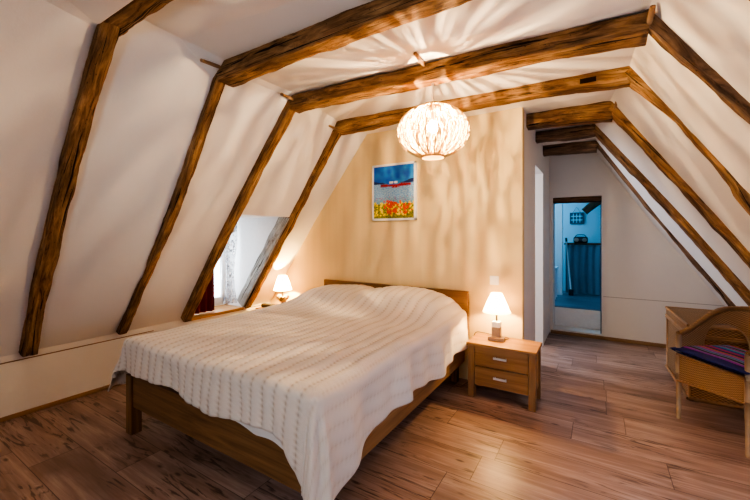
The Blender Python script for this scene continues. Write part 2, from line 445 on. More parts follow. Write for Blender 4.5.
# far wall with raised doorway
D0, D1, DZ0, DZ1 = -.555, .052, .065, 1.985
bm = bmesh.new()
wall_poly(bm, 5.85, [[(-.80, 0), (D0, 0), (D0, 2.66), (-.80, 2.66)], [(D0, 0), (D1, 0), (D1, DZ0), (D0, DZ0)], [(D0, DZ1), (D1, DZ1), (D1, 2.66), (D0, 2.66)],
  [(D1, 0), (1.5, 0), (1.5, .6), (.60, 1.75), (D1, 2.66)]], .30)
struct('wall_far', bm, M['farwall'])
bm = B(D0-.02, D1+.02, 6.12, 6.15, -.02, .336); struct('trim_1', bm, M['whitepaint'])
# seam of the low wall panel, skirtings
struct('trim_2', B(D1+.02, 1.40, 5.846, 5.852, .588, .594), M['groove'])
struct('baseboard_far', B(-.58, 1.36, 5.825, 5.85, 0, .045, bev=.004), M['skirt'])
struct('baseboard_left', B(XL, XL+.022, -1.6, 3.52, 0, .032, bev=.006), M['skirt'])
struct('trim_3', B(XL, XL+.004, -.9, 1.95, .443, .451), M['skirt'])
# wall behind the photographer, with a window
bm = bmesh.new(); W0, W1, WZ0, WZ1 = -1.3, .1, .9, 2.1
wall_poly(bm, -1.72, [[(XL, 0), (W0, 0), (W0, 2.72), (-2.35, 2.72), (-3.2, 1.62), (XL, .5)], [(W0, 0), (W1, 0), (W1, WZ0), (W0, WZ0)], [(W0, WZ1), (W1, WZ1), (W1, 2.72), (W0, 2.72)],
 [(W1, 0), (1.6, 0), (1.6, .5), (.9, 1.6), (.25, 2.72), (W1, 2.72)]], .12)
struct('wall_front', bm, M['wall'])
def window(name, x, y0, y1, z0, z1, bars=1, axis='X', t=.045, d=.05):
    def bx(bm, a0, a1, b0, b1):
        if axis == 'X': box(bm, x-d/2, x+d/2, a0, a1, b0, b1, bev=.004)
        else: box(bm, a0, a1, x-d/2, x+d/2, b0, b1, bev=.004)
    bm = bmesh.new()
    bx(bm, y0, y1, z0, z0+t); bx(bm, y0, y1, z1-t, z1); bx(bm, y0, y0+t, z0, z1); bx(bm, y1-t, y1, z0, z1)
    for k in range(bars):
        m = y0+(y1-y0)*(k+1)/(bars+1); bx(bm, m-.02, m+.02, z0, z1)
    o = struct(name, bm, M['whitepaint'])
    g = bmesh.new()
    if axis == 'X': box(g, x-.003, x+.003, y0+t, y1-t, z0+t, z1-t)
    else: box(g, y0+t, y1-t, x-.003, x+.003, z0+t, z1-t)
    finish('pane', g, M['glass'], o)
    return o
window('window_2', -1.68, W0, W1, WZ0, WZ1, 1, 'Y')
# floor: planks along X
bm = bmesh.new(); uvl = bm.loops.layers.uv.verify(); cl = bm.loops.layers.float_color.new('rnd')
PW = .267; known = {-1: -3.0, 0: -2.49, 3: -.778, 5: -.56, 6: .372, 7: -.157, 9: .063}
rng = random.Random(3)
for r in range(-10, 19):
    y0 = 1.02+r*PW; y1 = y0+PW; L = 1.35
    x = known.get(r, rng.uniform(-1, 1))
    while x > XL-.1: x -= L
    while x < 1.7:
        rr = (rng.random(), rng.random(), L/4)
        vs = [bm.verts.new(p) for p in ((x, y0, 0), (x+L, y0, 0), (x+L, y1, 0), (x, y1, 0))]
        f = bm.faces.new(vs)
        for lp, uv in zip(f.loops, ((0, 0), (L, 0), (L, PW), (0, PW))): lp[uvl].uv = uv; lp[cl] = (*rr, 1)
        x += L
struct('floor', bm, M['floor'])

# ------------------------------------------------------------------ dormer
zt, zb = 1.655, .50
bm = bmesh.new()
Y0, Y1, XO = 2.34, 3.045, -4.28
def q(*ps): bm.faces.new([bm.verts.new(p) for p in ps])
q((XL, Y1, zb), (XO, Y1, zb), (XO, Y1, zt), (-3.07, Y1, zt)); q((XL, Y0, zb), (XO, Y0, zb), (XO, Y0, zt), (-3.06, Y0, zt))
q((-3.06, Y0, zt), (-3.07, Y1, zt), (XO, Y1, zt), (XO, Y0, zt))
q((XO, Y0, zb), (XO, Y1, zb), (XO, Y1, zb+.06), (XO, Y0, zb+.06)); q((XO, Y0, zt-.08), (XO, Y1, zt-.08), (XO, Y1, zt), (XO, Y0, zt))
struct('wall_dormer', bm, M['whitepaint'])
window('window_1', -4.25, Y0, Y1-.02, zb+.06, zt-.08, 1, 'X', .06)
struct('sill_1', B(-4.27, XL+.03, Y0-.02, Y1, zb-.028, zb+.006, bev=.005), M['oaky'])
# limewashed old rafter face in the opening
bm = bmesh.new(); uvl = bm.loops.layers.uv.verify()
for (xa, za), (xb, zb2) in [((XL+.02, .52), (-3.08, 1.648))]:
    a, b = Vector((xa, 3.04, za)), Vector((xb, 3.04, zb2)); n_ = Vector((-.81, 0, .585)); L = (b-a).length
    N_ = 30
    rows = []
    for i in range(N_+1):
        p = a.lerp(b, i/N_); wd = .125+.02*noise.noise(Vector((i*.25, 3, 1)))
        rows.append([bm.verts.new(p+n_*-.02+Vector((0, .0, 0))), bm.verts.new(p+n_*-.02+Vector((0, -.018, 0))), bm.verts.new(p+n_*wd*.5+Vector((0, -.024, 0))), bm.verts.new(p+n_*wd+Vector((0, -.018, 0))), bm.verts.new(p+n_*wd)])
    for i in range(N_):
        for k in range(4):
            f = bm.faces.new((rows[i][k], rows[i+1][k], rows[i+1][k+1], rows[i][k+1]))
            for lp, (uu, vv) in zip(f.loops, [(i, k), (i+1, k), (i+1, k+1), (i, k+1)]): lp[uvl].uv = (uu*L/N_, vv*.05)
struct('trim_4', bm, M['beam_grey'])

# curtains at the dormer
def curtain(name, p0, p1, z0, z1, folds, amp, mat, nu=60, nv=24, seed=0, taper=0.0):
    a, b = Vector(p0), Vector(p1); d = (b-a); n = Vector((-d.y, d.x, 0)).normalized(); Lh = d.length
    bm = bmesh.new()
    def fn(u, v):
        w = (u-.5)*(1-taper*math.sin(PI*min(1, v*1.4))) + .5
        z = z0+(z1-z0)*v
        return a+d*w+n*(amp*math.sin(2*PI*folds*u+seed+.6*math.sin(3*v+seed)))+Vector((0, 0, z-a.z))
    grid(bm, nu, nv, fn, lambda u, v: (u*Lh*1.4, v*(z1-z0)))
    return finish(name, bm, mat, None, True)
c = curtain('lace_curtain', (-4.06, 2.86, 0), (-3.97, 3.01, 0), .56, 1.62, 4, .018, M['lace'], seed=1, taper=.45)
tag(c, 'gathered grey and white lace curtain hanging in the dormer window opening', 'curtain')
c = curtain('red_curtain', (-4.0, 2.37, 0), (-4.0, 2.71, 0), .515, 1.62, 4, .022, M['redcloth'], seed=2)
tag(c, 'dark red curtain hanging beside the dormer window sill', 'curtain')

# ------------------------------------------------------------------ roof trusses
nL = Vector((.81, 0, -.585)); nR = Vector((-.82, 0, -.575))
def raf(pts, y, w, h, nrm, prot=.055):
    return [Vector((x, y+w/2, z))+nrm*(prot-h/2) for x, z in pts]
PEG3 = [((-2.19, 2.27, 2.592), (-2.215, 2.10, 2.606)), ((-.99, 2.26, 2.58), (-.99, 2.08, 2.608)), ((.219, 2.23, 2.49), (.226, 2.15, 2.538))]
PEG4 = [((-2.36, 3.08, 2.565), (-2.398, 2.93, 2.595))]
PEG5 = [((.125, 3.77, 2.538), (.143, 3.68, 2.585))]
def peg(parent, a, b, r=.013):
    bm = bmesh.new(); uvl = bm.loops.layers.uv.verify(); tube(bm, [a, Vector(a).lerp(Vector(b), .5), b], [r, r*1.05, r*.9], 8)
    return finish('peg', bm, M['peg'], parent, True)
def truss(y, label, left, collar, right, w=.13, h=.14, cw=.13, chh=.155, mat='beam', mr=None, seed=1, pegs=(), lp=.055, rp=.055, lw=None):
    t = empty('roof_truss', (collar[0][0], y, 0), label, 'roof truss', 'timber roof trusses')
    lw = lw or w
    if left: timber('rafter', raf(left, y, lw, h, nL, lp), lw, h, M[mat], t, seed)
    timber('collar_beam', [Vector((x, y+cw/2, z)) for x, z in collar], cw, chh, M[mat], t, seed+10)
    if right: timber('rafter', raf(right, y, w, h, nR, rp), w, h, M[mr or mat], t, seed+20)
    for a, b in pegs: peg(t, a, b)
    return t
truss(.93, 'rough truss nearest the camera, its left rafter widest and darkest',
  [(XL+.02, .50), (-3.776, .815), (-3.62, 1.086), (-3.38, 1.47), (-3.24, 1.70), (-2.83, 2.28), (-2.52, 2.67), (-2.36, 2.88)],
  [(-2.54, 2.765), (-1.9, 2.785), (-1.0, 2.78), (.2, 2.74)], [(.25, 2.70), (.9, 1.6), (1.55, .52)], w=.125, lw=.10, cw=.14, chh=.17, seed=1, lp=.06)
truss(1.60, 'second truss from the camera with a thick dark collar across the ceiling',
  [(XL+.03, .52), (-3.45, 1.10), (-2.95, 1.71), (-2.62, 2.24), (-2.36, 2.63)],
  [(-2.34, 2.63), (-1.98, 2.64), (-1.5, 2.655), (-1.0, 2.655), (-.5, 2.655), (.25, 2.65)], [(.24, 2.66), (.9, 1.6), (1.55, .52)], w=.10, lw=.082, cw=.145, chh=.145, seed=2, lp=.045,
  pegs=[((-2.31, 1.63, 2.655), (-2.297, 1.45, 2.638))])
truss(2.22, 'third truss, crossing above the lamp with a peg poking from its middle',
  [(XL+.04, .52), (-3.6, .90), (-3.30, 1.32), (-3.06, 1.62), (-2.62, 2.17), (-2.25, 2.60)],
  [(-2.25, 2.585), (-1.5, 2.565), (-1.0, 2.545), (-.5, 2.54), (-.14, 2.525), (.22, 2.50)], [(.20, 2.56), (.38, 2.30), (.55, 2.06), (.86, 1.60), (1.55, .52)], w=.052, lw=.095, cw=.14, chh=.12, seed=3, mr='beam2', rp=.038,
  pegs=PEG3)
truss(3.04, 'fourth truss, just before the beige wall, dark mortise in its collar',
  [(XL+.03, .52), (-3.48, 1.09), (-3.075, 1.652), (-2.75, 2.10), (-2.40, 2.58)],
  [(-2.44, 2.60), (-1.6, 2.61), (-.9, 2.612), (-.25, 2.60), (.22, 2.565)], [(.19, 2.60), (.37, 2.38), (.52, 2.19), (.735, 1.83), (.845, 1.60), (1.2, 1.08), (1.52, .52)], w=.09, cw=.13, chh=.13, seed=4,
  pegs=PEG4)
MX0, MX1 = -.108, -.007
bm = B(MX0, MX1, 3.030, 3.05, 2.556, 2.590, bev=.004)  # nothing is cut: the slot's inner shade is a solid black block
mort = finish('mortise', bm, M['seam'], [o for o in COL.objects if o.name.startswith('roof_truss')][3]); mort['label'] = 'black block painted as the shade inside the beam slot'
truss(3.75, 'fifth truss, its short cracked collar starting at the beige wall corner', None,
  [(-.60, 2.568), (-.2, 2.56), (.12, 2.54)], [(.10, 2.60), (.44, 2.11), (.62, 1.85), (.805, 1.56), (.97, 1.32), (1.48, .52)], w=.10, chh=.155, seed=5,
  pegs=PEG5)
truss(4.45, 'sixth truss, small brown collar near the far end', None,
  [(-.60, 2.566), (-.3, 2.56), (-.02, 2.56)], [(-.04, 2.62), (.33, 2.12), (.717, 1.57), (1.151, .92), (1.42, .52)], w=.11, chh=.115, seed=6, mat='beam2', mr='beam')
truss(5.10, 'last thin truss closest to the far wall with the doorway', None,
  [(-.60, 2.543), (-.3, 2.54), (0, 2.52)], [(-.02, 2.58), (.30, 2.08), (.605, 1.60), (1.216, .68), (1.33, .50)], w=.05, chh=.13, seed=7, mat='beam2', lp=.04, rp=.03)

# ------------------------------------------------------------------ bed
bed = empty('bed', (-2.0, 2.35, 0), 'wooden double bed frame with a low headboard and square legs', 'bed')
BX0, BX1, BY0, BY1 = -2.925, -1.10, 1.262, 3.485
def part(name, bm, mat, parent, label=None, smooth=False):
    o = finish(name, bm, mat, parent, smooth)
    if label: o['label'] = label
    return o
part('headboard', B(-2.885, -1.07, 3.445, 3.485, .40, .89, bev=.006), M['bedx'], bed)
for x in (BX0, BX1-.075): part('leg', B(x, x+.075, BY0, BY0+.075, 0, .43, bev=.005), M['bedz'], bed)
for x in (BX0+.06, BX1-.125): part('leg', B(x, x+.065, 3.38, 3.445, 0, .45, bev=.005), M['bedz'], bed)
part('foot_rail', B(BX0+.075, BX1-.075, BY0+.015, BY0+.045, .20, .43, bev=.004), M['bedx'], bed)
part('side_rail', B(BX0+.005, BX0+.035, BY0+.075, 3.45, .205, .37, bev=.004), M['bedy'], bed)
part('side_rail', B(BX1-.035, BX1-.005, BY0+.075, 3.45, .205, .37, bev=.004), M['bedy'], bed)
part('centre_support', B(-2.04, -1.98, BY0+.045, 3.44, .24, .30), M['bedy'], bed)
for i in range(10):
    y = 1.42+i*.215
    part('slat', B(BX0+.035, BX1-.035, y, y+.07, .30, .32), M['bedx'], bed)
m = finish('mattress', B(-2.87, -1.155, 1.325, 3.43, .32, .575, bev=.05), M['sheet'], None, True)
tag(m, 'white mattress lying in the wooden bed under the knitted bedspread', 'mattress')

EX0, EX1, EY0 = -2.90, -1.135, 1.30   # where the cloth begins to fall
def topz(x, y):
    u = (x-EX0)/(EX1-EX0); v = (y-EY0)/(3.44-EY0)
    z = .69+.012*u+.035*math.sin(PI*min(max(u, 0), 1))**.5*min(1, max(0, v)*4+.25)
    z += .02*noise.noise(Vector((x*2.1, y*2.1, 1)))+.006*noise.noise(Vector((x*7, y*7, 4)))
    for cx, am in ((-2.43, .135), (-1.60, .165)):
        gx = max(0, 1-abs((x-cx)/.47)**4); 
        gy = 1/(1+math.exp(-(y-2.86)*13)) * (1-.35*max(0, (y-3.25)/.2)**2)
        z += am*gx*gy
    z += .02*(1/(1+math.exp(-(y-2.7)*6)))*(math.sin(PI*min(max(u, 0), 1))**.6)
    return z
def drape(u, v, hem=0.0, r=.055, gap=0.0, flat=False):
    cx = min(max(u, EX0), EX1); cy = max(v, EY0); ox, oy = u-cx, v-cy
    d = math.hypot(ox, oy); z = topz(cx, cy)
    s = (u*1.0+v*1.3)
    rib = 0 if flat else .008*(abs(math.sin(PI*u/.085))**.6)*(1 if u < EX1 else max(.2, 1-(u-EX1)*12))
    if d < 1e-6: return Vector((cx, cy, z+rib-gap))
    dx, dy = ox/d, oy/d
    a = r*PI/2
    per = cy if abs(ox) > abs(oy) else cx
    if d < a:
        t = d/r; out, dn = r*math.sin(t), r*(1-math.cos(t))
    else:
        e = d-a
        corner = min(abs(ox), abs(oy))/(d+1e-6)
        k = .10 if ox > 0 else (.28 if ox < 0 else .05)
        k += .16*corner
        wob = (.022*math.sin(per*9.5+1.0)+.012*math.sin(per*21+2)+.02*noise.noise(Vector((per*6, 2, 0))))*min(1, e/.12)*(1 if abs(ox) > 0 else .45)
        wob += corner*.045*math.sin(math.atan2(abs(oy), abs(ox))*7)*min(1, e/.15)
        out = r+k*e+wob; dn = r+e*math.sqrt(max(.1, 1-k*k))
    out += rib-gap
    return Vector((cx+dx*out, cy+dy*out, z-dn))
def cloth_mesh(hl, hr, hf, nu, nv, flat=False, gap=0.0, x0=None, x1=None, ymax=3.435):
    bm = bmesh.new()
    def fn(a, b):
        vy = b
        y = EY0-hf+(ymax-EY0+hf)*b
        R = hr(y); Lh = hl(y)
        U0 = EX0-Lh if x0 is None else x0; U1 = EX1+R if x1 is None else x1
        u = U0+(U1-U0)*a
        if y < EY0:
            F = (EY0-y)/hf; y = EY0-F*(hf_at(u, flat))
        return u, y
    P = {}
    def pos(a, b):
        u, y = fn(a, b); return drape(u, y, flat=flat, gap=gap)
    grid(bm, nu, nv, pos, lambda a, b: fn(a, b))
    bmesh.ops.recalc_face_normals(bm, faces=bm.faces)
    return bm
def hf_at(u, flat):
    t = min(max((u-EX0)/(EX1-EX0), 0), 1)
    h = .25+.055*t+.16*max(0, 1-max(0, EX1-u)/.16)*(0 if flat else 1)+.018*math.sin(u*6.3+.5)+.01*noise.noise(Vector((u*5, 0, 3)))
    return h+(.05*min(1, max(0, (u+1.75)/.25)) if flat else 0)
def hr_at(y):
    t = min(max((y-EY0)/2.1, 0), 1)
    return .375+.12*max(0, 1-abs(y-EY0)/.42)+.012*math.sin(y*5.0+1.2)+.015*noise.noise(Vector((0, y*4, 3)))-(.03*max(0, t-.9)*10)
def hl_at(y): return .42+.02*math.sin(y*5)-.05*min(1, max(0, y-1.5))
bm = cloth_mesh(hl_at, hr_at, .25, 230, 210)
# turned hem: thicken
spread = finish('bedspread', bm, M['knit'], None, True)
sm = spread.modifiers.new('thick', 'SOLIDIFY'); sm.thickness = .007; sm.offset = -1
tag(spread, 'cream ribbed knitted bedspread draped over the whole double bed', 'bedspread')
bm = cloth_mesh(hl_at, lambda y: .10, .33, 60, 60, flat=True, gap=.014, x0=-1.75, x1=EX1+.02, ymax=1.7)
sh = finish('lining', bm, M['sheet'], spread, True); sh['label'] = 'smooth pale lining showing below the foot hem'

# ------------------------------------------------------------------ nightstands
def nightstand(x0, x1, y0, y1, h, label):
    t = empty('nightstand', ((x0+x1)/2, (y0+y1)/2, 0), label, 'nightstand', 'oak nightstands beside the bed')
    part('top', B(x0-.01, x1+.01, y0-.02, y1, h-.03, h, bev=.006), M['oakx'], t)
    for x in (x0, x1-.055):
        for y in (y0, y1-.055): part('leg', B(x, x+.055, y, y+.055, 0, h-.03, bev=.003), M['oakz'], t)
    part('side_panel', B(x0+.015, x0+.033, y0+.05, y1-.05, .115, h-.03), M['oaky'], t)
    part('side_panel', B(x1-.033, x1-.015, y0+.05, y1-.05, .115, h-.03), M['oaky'], t)
    part('back_panel', B(x0+.05, x1-.05, y1-.03, y1-.015, .115, h-.03), M['oakx'], t)
    zs = [(.118, .282), (.29, h-.034)]
    for a, b in zs:
        d = part('drawer', B(x0+.058, x1-.058, y0+.006, y1-.05, a, b, bev=.003), M['oakx'], t)
        cx = (x0+x1)/2; cz = (a+b)/2+.01
        bm = bmesh.new(); box(bm, cx-.055, cx+.055, y0-.022, y0-.012, cz-.009, cz+.009, bev=.002)
        for s in (-.045, .045): box(bm, cx+s-.005, cx+s+.005, y0-.014, y0+.008, cz-.006, cz+.006)
        hd = finish('handle', bm, M['steel'], d); hd['label'] = 'brushed steel handle'
    return t
nightstand(-.985, -.425, 3.165, 3.49, .49, 'oak nightstand with two drawers standing on the right side of the bed')
nightstand(-3.78, -3.20, 3.165, 3.49, .49, 'oak nightstand mostly hidden behind the bed, under the sloping wall')

# ------------------------------------------------------------------ table lamps
def lampshade(parent, c, r0, r1, z0, z1):
    bm = bmesh.new(); n = 40
    prof = [(r0, z0), (r0*.985+r1*.015, z0+.003), (r1, z1)]
    rings = [[bm.verts.new((c[0]+r*math.cos(2*PI*k/n), c[1]+r*math.sin(2*PI*k/n), z)) for k in range(n)] for r, z in prof]
    for A, Bq in zip(rings, rings[1:]):
        for k in range(n): bm.faces.new((A[k], A[(k+1) % n], Bq[(k+1) % n], Bq[k]))
    return part('lamp_shade', bm, M['shade'], parent, smooth=True)
def bulb(parent, c, r, mat):
    bm = bmesh.new(); bmesh.ops.create_uvsphere(bm, u_segments=20, v_segments=14, radius=r, matrix=Matrix.Translation(c))
    return part('bulb', bm, mat, parent, smooth=True)
LX, LY = -.775, 3.34
lp = empty('table_lamp', (LX, LY, .49), 'lit table lamp with cream shade and square wood block base on right nightstand', 'table lamp', 'lit bedside lamps')
part('foot', B(LX-.068, LX+.068, LY-.045, LY+.045, .490, .522, bev=.003), M['greywood'], lp)
part('base', B(LX-.036, LX+.036, LY-.036, LY+.036, .522, .610, bev=.003), M['greywood'], lp)
part('base_cap', B(LX-.036, LX+.036, LY-.036, LY+.036, .610, .662, bev=.006), M['white'], lp, 'white upper block')
bm = bmesh.new(); tube(bm, [(LX, LY, .66), (LX, LY, .775)], .009, 12); part('stem', bm, M['dark'], lp)
lampshade(lp, (LX, LY), .122, .048, .745, .918); bulb(lp, (LX, LY, .815), .022, M['bulb_small'])
L2X, L2Y = -3.47, 3.32
lp2 = empty('table_lamp', (L2X, L2Y, .49), 'lit table lamp with a woven heart base beside the dormer', 'table lamp', 'lit bedside lamps')
bm = bmesh.new(); lathe(bm, [(.05, 0), (.05, .012), (.012, .02), (.010, .05)], (L2X, L2Y, .49), 24); part('foot', bm, M['greywood'], lp2)
bm = bmesh.new(); pts = []
for k in range(48):
    t = 2*PI*k/48
    pts.append((16*math.sin(t)**3/16*.082, (13*math.cos(t)-6.2*math.cos(2*t)-2*math.cos(3*t)-math.cos(4*t))/17*.08))
uvl = bm.loops.layers.uv.verify(); rings = []
rot = Matrix.Rotation(math.radians(38), 3, 'Z')
for yy, s in ((-.028, .55), (-.024, .85), (-.010, 1.0), (.010, 1.0), (.024, .85), (.028, .55)):
    rings.append([bm.verts.new(Vector((L2X, L2Y, .612))+rot @ Vector((a*s, yy, b*s))) for a, b in pts])
for i, (A, Bq) in enumerate(zip(rings, rings[1:])):
    for k in range(48):
        f = bm.faces.new((A[k], A[(k+1) % 48], Bq[(k+1) % 48], Bq[k]))
        for l_, (aa, bb) in zip(f.loops, ((k, i), (k+1, i), (k+1, i+1), (k, i+1))): l_[uvl].uv = (aa*.01, bb*.02)
for rg in (rings[0], list(reversed(rings[-1]))):
    f = bm.faces.new(rg)
    for l_ in f.loops: l_[uvl].uv = (l_.vert.co.x*1.2, l_.vert.co.z)
part('heart_base', bm, M['heart'], lp2, 'heart of woven pale wicker', True)
bm = bmesh.new(); tube(bm, [(L2X, L2Y, .64), (L2X, L2Y, .78)], .008, 12); part('stem', bm, M['dark'], lp2)
lampshade(lp2, (L2X, L2Y), .118, .055, .727, .915); bulb(lp2, (L2X, L2Y, .81), .022, M['bulb_small'])
cb = bmesh.new(); tube(cb, catmull([(LX+.04, LY+.046, .496), (LX+.085, LY+.06, .496), (LX+.07, LY+.105, .498), (LX-.06, LY+.12, .500), (-.93, 3.47, .505), (-1.01, 3.49, .49), (-1.03, 3.495, .40), (-1.035, 3.49, .2), (-1.04, 3.47, .05), (-1.10, 3.30, .006)], .02), .0035, 6)
tag(finish('lamp_cord', cb, M['cord'], None, True), 'brown lamp cord trailing over the back edge of the right nightstand', 'cord')
cb = bmesh.new(); tube(cb, catmull([(L2X-.05, L2Y, .496), (-3.56, 3.42, .496), (-3.70, 3.40, .497), (-3.80, 3.28, .50), (-3.88, 3.05, .49)], .02), .0035, 6)
tag(finish('lamp_cord', cb, M['cord'], None, True), 'thin cord from the heart lamp towards the dormer sill', 'cord')
clk = B(-3.77, -3.60, 3.22, 3.29, .49, .536, bev=.012)
tag(finish('alarm_clock', clk, M['dark'], None), 'small dark grey alarm clock in front of the heart lamp', 'clock')

# switch plate
sw = bmesh.new(); box(sw, -.878, -.795, 3.508, 3.52, .965, 1.05, bev=.004)
sp = finish('light_switch', sw, M['white']); tag(sp, 'square white wall switch above the right bedside lamp', 'light switch')
bm = bmesh.new(); tube(bm, [(-.8365, 3.509, 1.0075), (-.8365, 3.504, 1.0075)], .026, 24); part('rocker', bm, M['white'], sp)

# ------------------------------------------------------------------ painting
pa = empty('painting', (-1.925, 3.50, 1.6), 'colourful flower field painting in a white frame on the beige wall', 'painting')
px0, px1, pz0, pz1 = -2.20, -1.648, 1.605, 2.235
bm = bmesh.new()
for a in ((px0, px1, pz0, pz0+.022), (px0, px1, pz1-.022, pz1), (px0, px0+.022, pz0, pz1), (px1-.022, px1, pz0, pz1)):
    box(bm, a[0], a[1], 3.48, 3.52, a[2], a[3], bev=.002)
part('frame', bm, M['whitepaint'], pa)
rp = random.Random(11)
blobs = []
for _ in range(110):
    blobs.append((rp.random(), rp.uniform(.06, .30), rp.uniform(.012, .03), 'y'))
for _ in range(75):
    blobs.append((rp.gauss(.45, .10), rp.uniform(.08, .33), rp.uniform(.012, .028), 'r'))
for _ in range(30):
    blobs.append((rp.gauss(.80, .07), rp.uniform(.08, .26), rp.uniform(.01, .025), 'r'))
for _ in range(40):
    blobs.append((rp.random(), rp.uniform(.30, .42), rp.uniform(.008, .014), 'p'))
def paintcol(u, v):
    n = noise.noise(Vector((u*9, v*9, 0))); n2 = noise.noise(Vector((u*40, v*60, 5)))
    hill = .685+.045*math.sin(u*5.5+2.1)+.02*noise.noise(Vector((u*6, 3, 3)))
    if v > hill:
        c = Vector((.003, .10, .55)).lerp(Vector((.04, .32, .75)), min(1, max(0, (.5+n*1.1)*(1.2-v*.6)*(.5+u*.6))))
    elif v > .655: c = Vector((.005, .03, .16))
    elif v > .60 and .18 < u < .92: c = Vector((.40, .02, .03)) if abs(v-.63+.02*n2) < .024 else Vector((.10, .22, .40))
    elif v > .28:
        c = Vector((.12, .33, .66)).lerp(Vector((.38, .55, .72)), min(1, max(0, .5+n2*1.6)))
        c = c.lerp(Vector((.10, .24, .16)), min(1, max(0, (.42-v)*4)))
    else: c = Vector((.06, .10, .04)).lerp(Vector((.38, .34, .03)), min(1, max(0, .5+n2*1.8)))
    if .655 < v < .705 and (.40 < u < .50 or .52 < u < .60): c = Vector((.85, .82, .80))
    if .46 < u < .64 and .58 < v < .64 and n2 > -.2: c = Vector((.45, .02, .02))
    for bx_, by, br, k in blobs:
        if (u-bx_)**2+((v-by)*1.1)**2 < br*br:
            c = {'y': Vector((.85, .62, .02)), 'r': Vector((.75, .07, .01)), 'p': Vector((.35, .18, .38))}[k]*(1+.5*n2)
    return tuple(max(0, x) for x in c)
bm = bmesh.new(); cx0, cx1, cz0, cz1 = px0+.02, px1-.02, pz0+.02, pz1-.02
grid(bm, 90, 100, lambda u, v: (cx0+(cx1-cx0)*u, 3.487, cz0+(cz1-cz0)*v), None, paintcol)
bm.normal_update(); part('canvas', bm, M['paint'], pa, 'blue sky over red and yellow flowers')

# ------------------------------------------------------------------ pendant lamp
PX, PY, PZ = -.957, 2.295, 2.151
pen = empty('pendant_lamp', (PX, PY, 2.48), 'round woven rattan pendant lamp glowing under the third collar beam', 'pendant lamp')
RR, RH = .243, .181
def rattan_shell(rx, rz, zlo, zhi, n, seed, rad, drift):
    bm = bmesh.new(); rg = random.Random(seed)
    for i in range(n):
        a0 = 2*PI*(i//2)*2/n+rg.gauss(0, .022); d = rg.uniform(-drift, drift); ph = rg.uniform(0, 6.28); am = rg.uniform(.005, .035); fr = rg.uniform(2, 9)
        pts = []
        for k in range(27):
            t = k/26; th = zlo+(zhi-zlo)*t
            az = a0+d*(t-.5)+am*math.sin(fr*PI*t+ph)
            rr = 1+.012*math.sin(fr*2*t*PI+ph)
            pts.append((PX+rx*rr*math.cos(th)*math.cos(az), PY+rx*rr*math.cos(th)*math.sin(az), PZ+rz*math.sin(th)))
        tube(bm, pts, rad*rg.uniform(.7, 1.3), 4, False)
    return bm
part('shade', rattan_shell(RR, RH, -1.24, 1.28, 300, 1, .0018, .35), M['rattan'], pen, smooth=True)
part('inner_shade', rattan_shell(RR*.74, RH*.93, -1.15, 1.2, 50, 2, .0017, .5), M['rattan'], pen, smooth=True)
def ring(r, z, h, t):
    bm = bmesh.new(); lathe(bm, [(r, z), (r+t, z), (r+t, z+h), (r, z+h), (r, z)], (PX, PY, PZ), 48, False); return bm
part('bottom_ring', ring(RR*.30, -RH*.985, .022, .010), M['rattan_ring'], pen)
part('top_ring', ring(RR*.26, RH*.94, .015, .008), M['rattan_ring'], pen)
bm = bmesh.new(); lathe(bm, [(RR*.29, 0), (RR*.29, .003)], (PX, PY, PZ-RH*.975), 48); part('bottom_disc', bm, M['disc'], pen)
bulb(pen, (PX, PY, PZ+.035), .040, M['bulb'])
bm = bmesh.new(); tube(bm, [(PX, PY, PZ+.075), (PX, PY, PZ+.125)], .016, 16); part('bulb_holder', bm, M['white'], pen)
bm = bmesh.new(); tube(bm, [(PX, PY, PZ+.13), (PX, PY, 2.49)], .0032, 8); part('cord', bm, M['whitecord'], pen)
bm = bmesh.new(); lathe(bm, [(.008, -.02), (.010, .0), (.010, .012)], (PX, PY, 2.485), 12); part('hook', bm, M['steel'], pen)
bm = bmesh.new()
for k in range(3):
    a = 2*PI*k/3; tube(bm, [(PX, PY, PZ+.12), (PX+RR*.27*math.cos(a), PY+RR*.27*math.sin(a), PZ+RH*.96)], .002, 6)
part('spider', bm, M['steel'], pen)

# ------------------------------------------------------------------ wicker trunk
tr_m = Matrix.Translation((.675, 4.105, 0)) @ Matrix.Rotation(math.radians(2.2), 4, 'Z')
trunk = empty('wicker_chest', (.95, 4.5, 0), 'large brown wicker chest with a lid under the right sloping wall', 'chest')
def uvbox(bm, x0, x1, y0, y1, z0, z1, mtx, bulge=0.0):
    uvl = bm.loops.layers.uv.verify()
    def face(o, a, b, n, nn=8):
        o, a, b, n = map(Vector, (o, a, b, n)); la, lb = a.length, b.length
        def fn(u, v): return mtx @ (o+a*u+b*v+n*bulge*math.sin(PI*u)*math.sin(PI*v))
        grid(bm, nn, nn, fn, lambda u, v: (u*la, v*lb))
    X, Y, Z = x1-x0, y1-y0, z1-z0
    face((x0, y0, z0), (X, 0, 0), (0, 0, Z), (0, -1, 0)); face((x1, y1, z0), (-X, 0, 0), (0, 0, Z), (0, 1, 0))
    face((x0, y1, z0), (0, -Y, 0), (0, 0, Z), (-1, 0, 0)); face((x1, y0, z0), (0, Y, 0), (0, 0, Z), (1, 0, 0))
    face((x0, y0, z1), (X, 0, 0), (0, Y, 0), (0, 0, 1)); face((x0, y1, z0), (X, 0, 0), (0, -Y, 0), (0, 0, -1))
TL, TD = .50, .90
bm = bmesh.new(); uvbox(bm, .012, TL-.012, .012, TD-.012, .012, .56, tr_m, .006); part('body', bm, M['wicker_trunk'], trunk)
bm = bmesh.new(); uvbox(bm, 0, TL, 0, TD, .565, .655, tr_m, .004); part('lid', bm, M['wicker_trunk'], trunk)
bm = bmesh.new()
def T(x, y, z): return tr_m @ Vector((x, y, z))
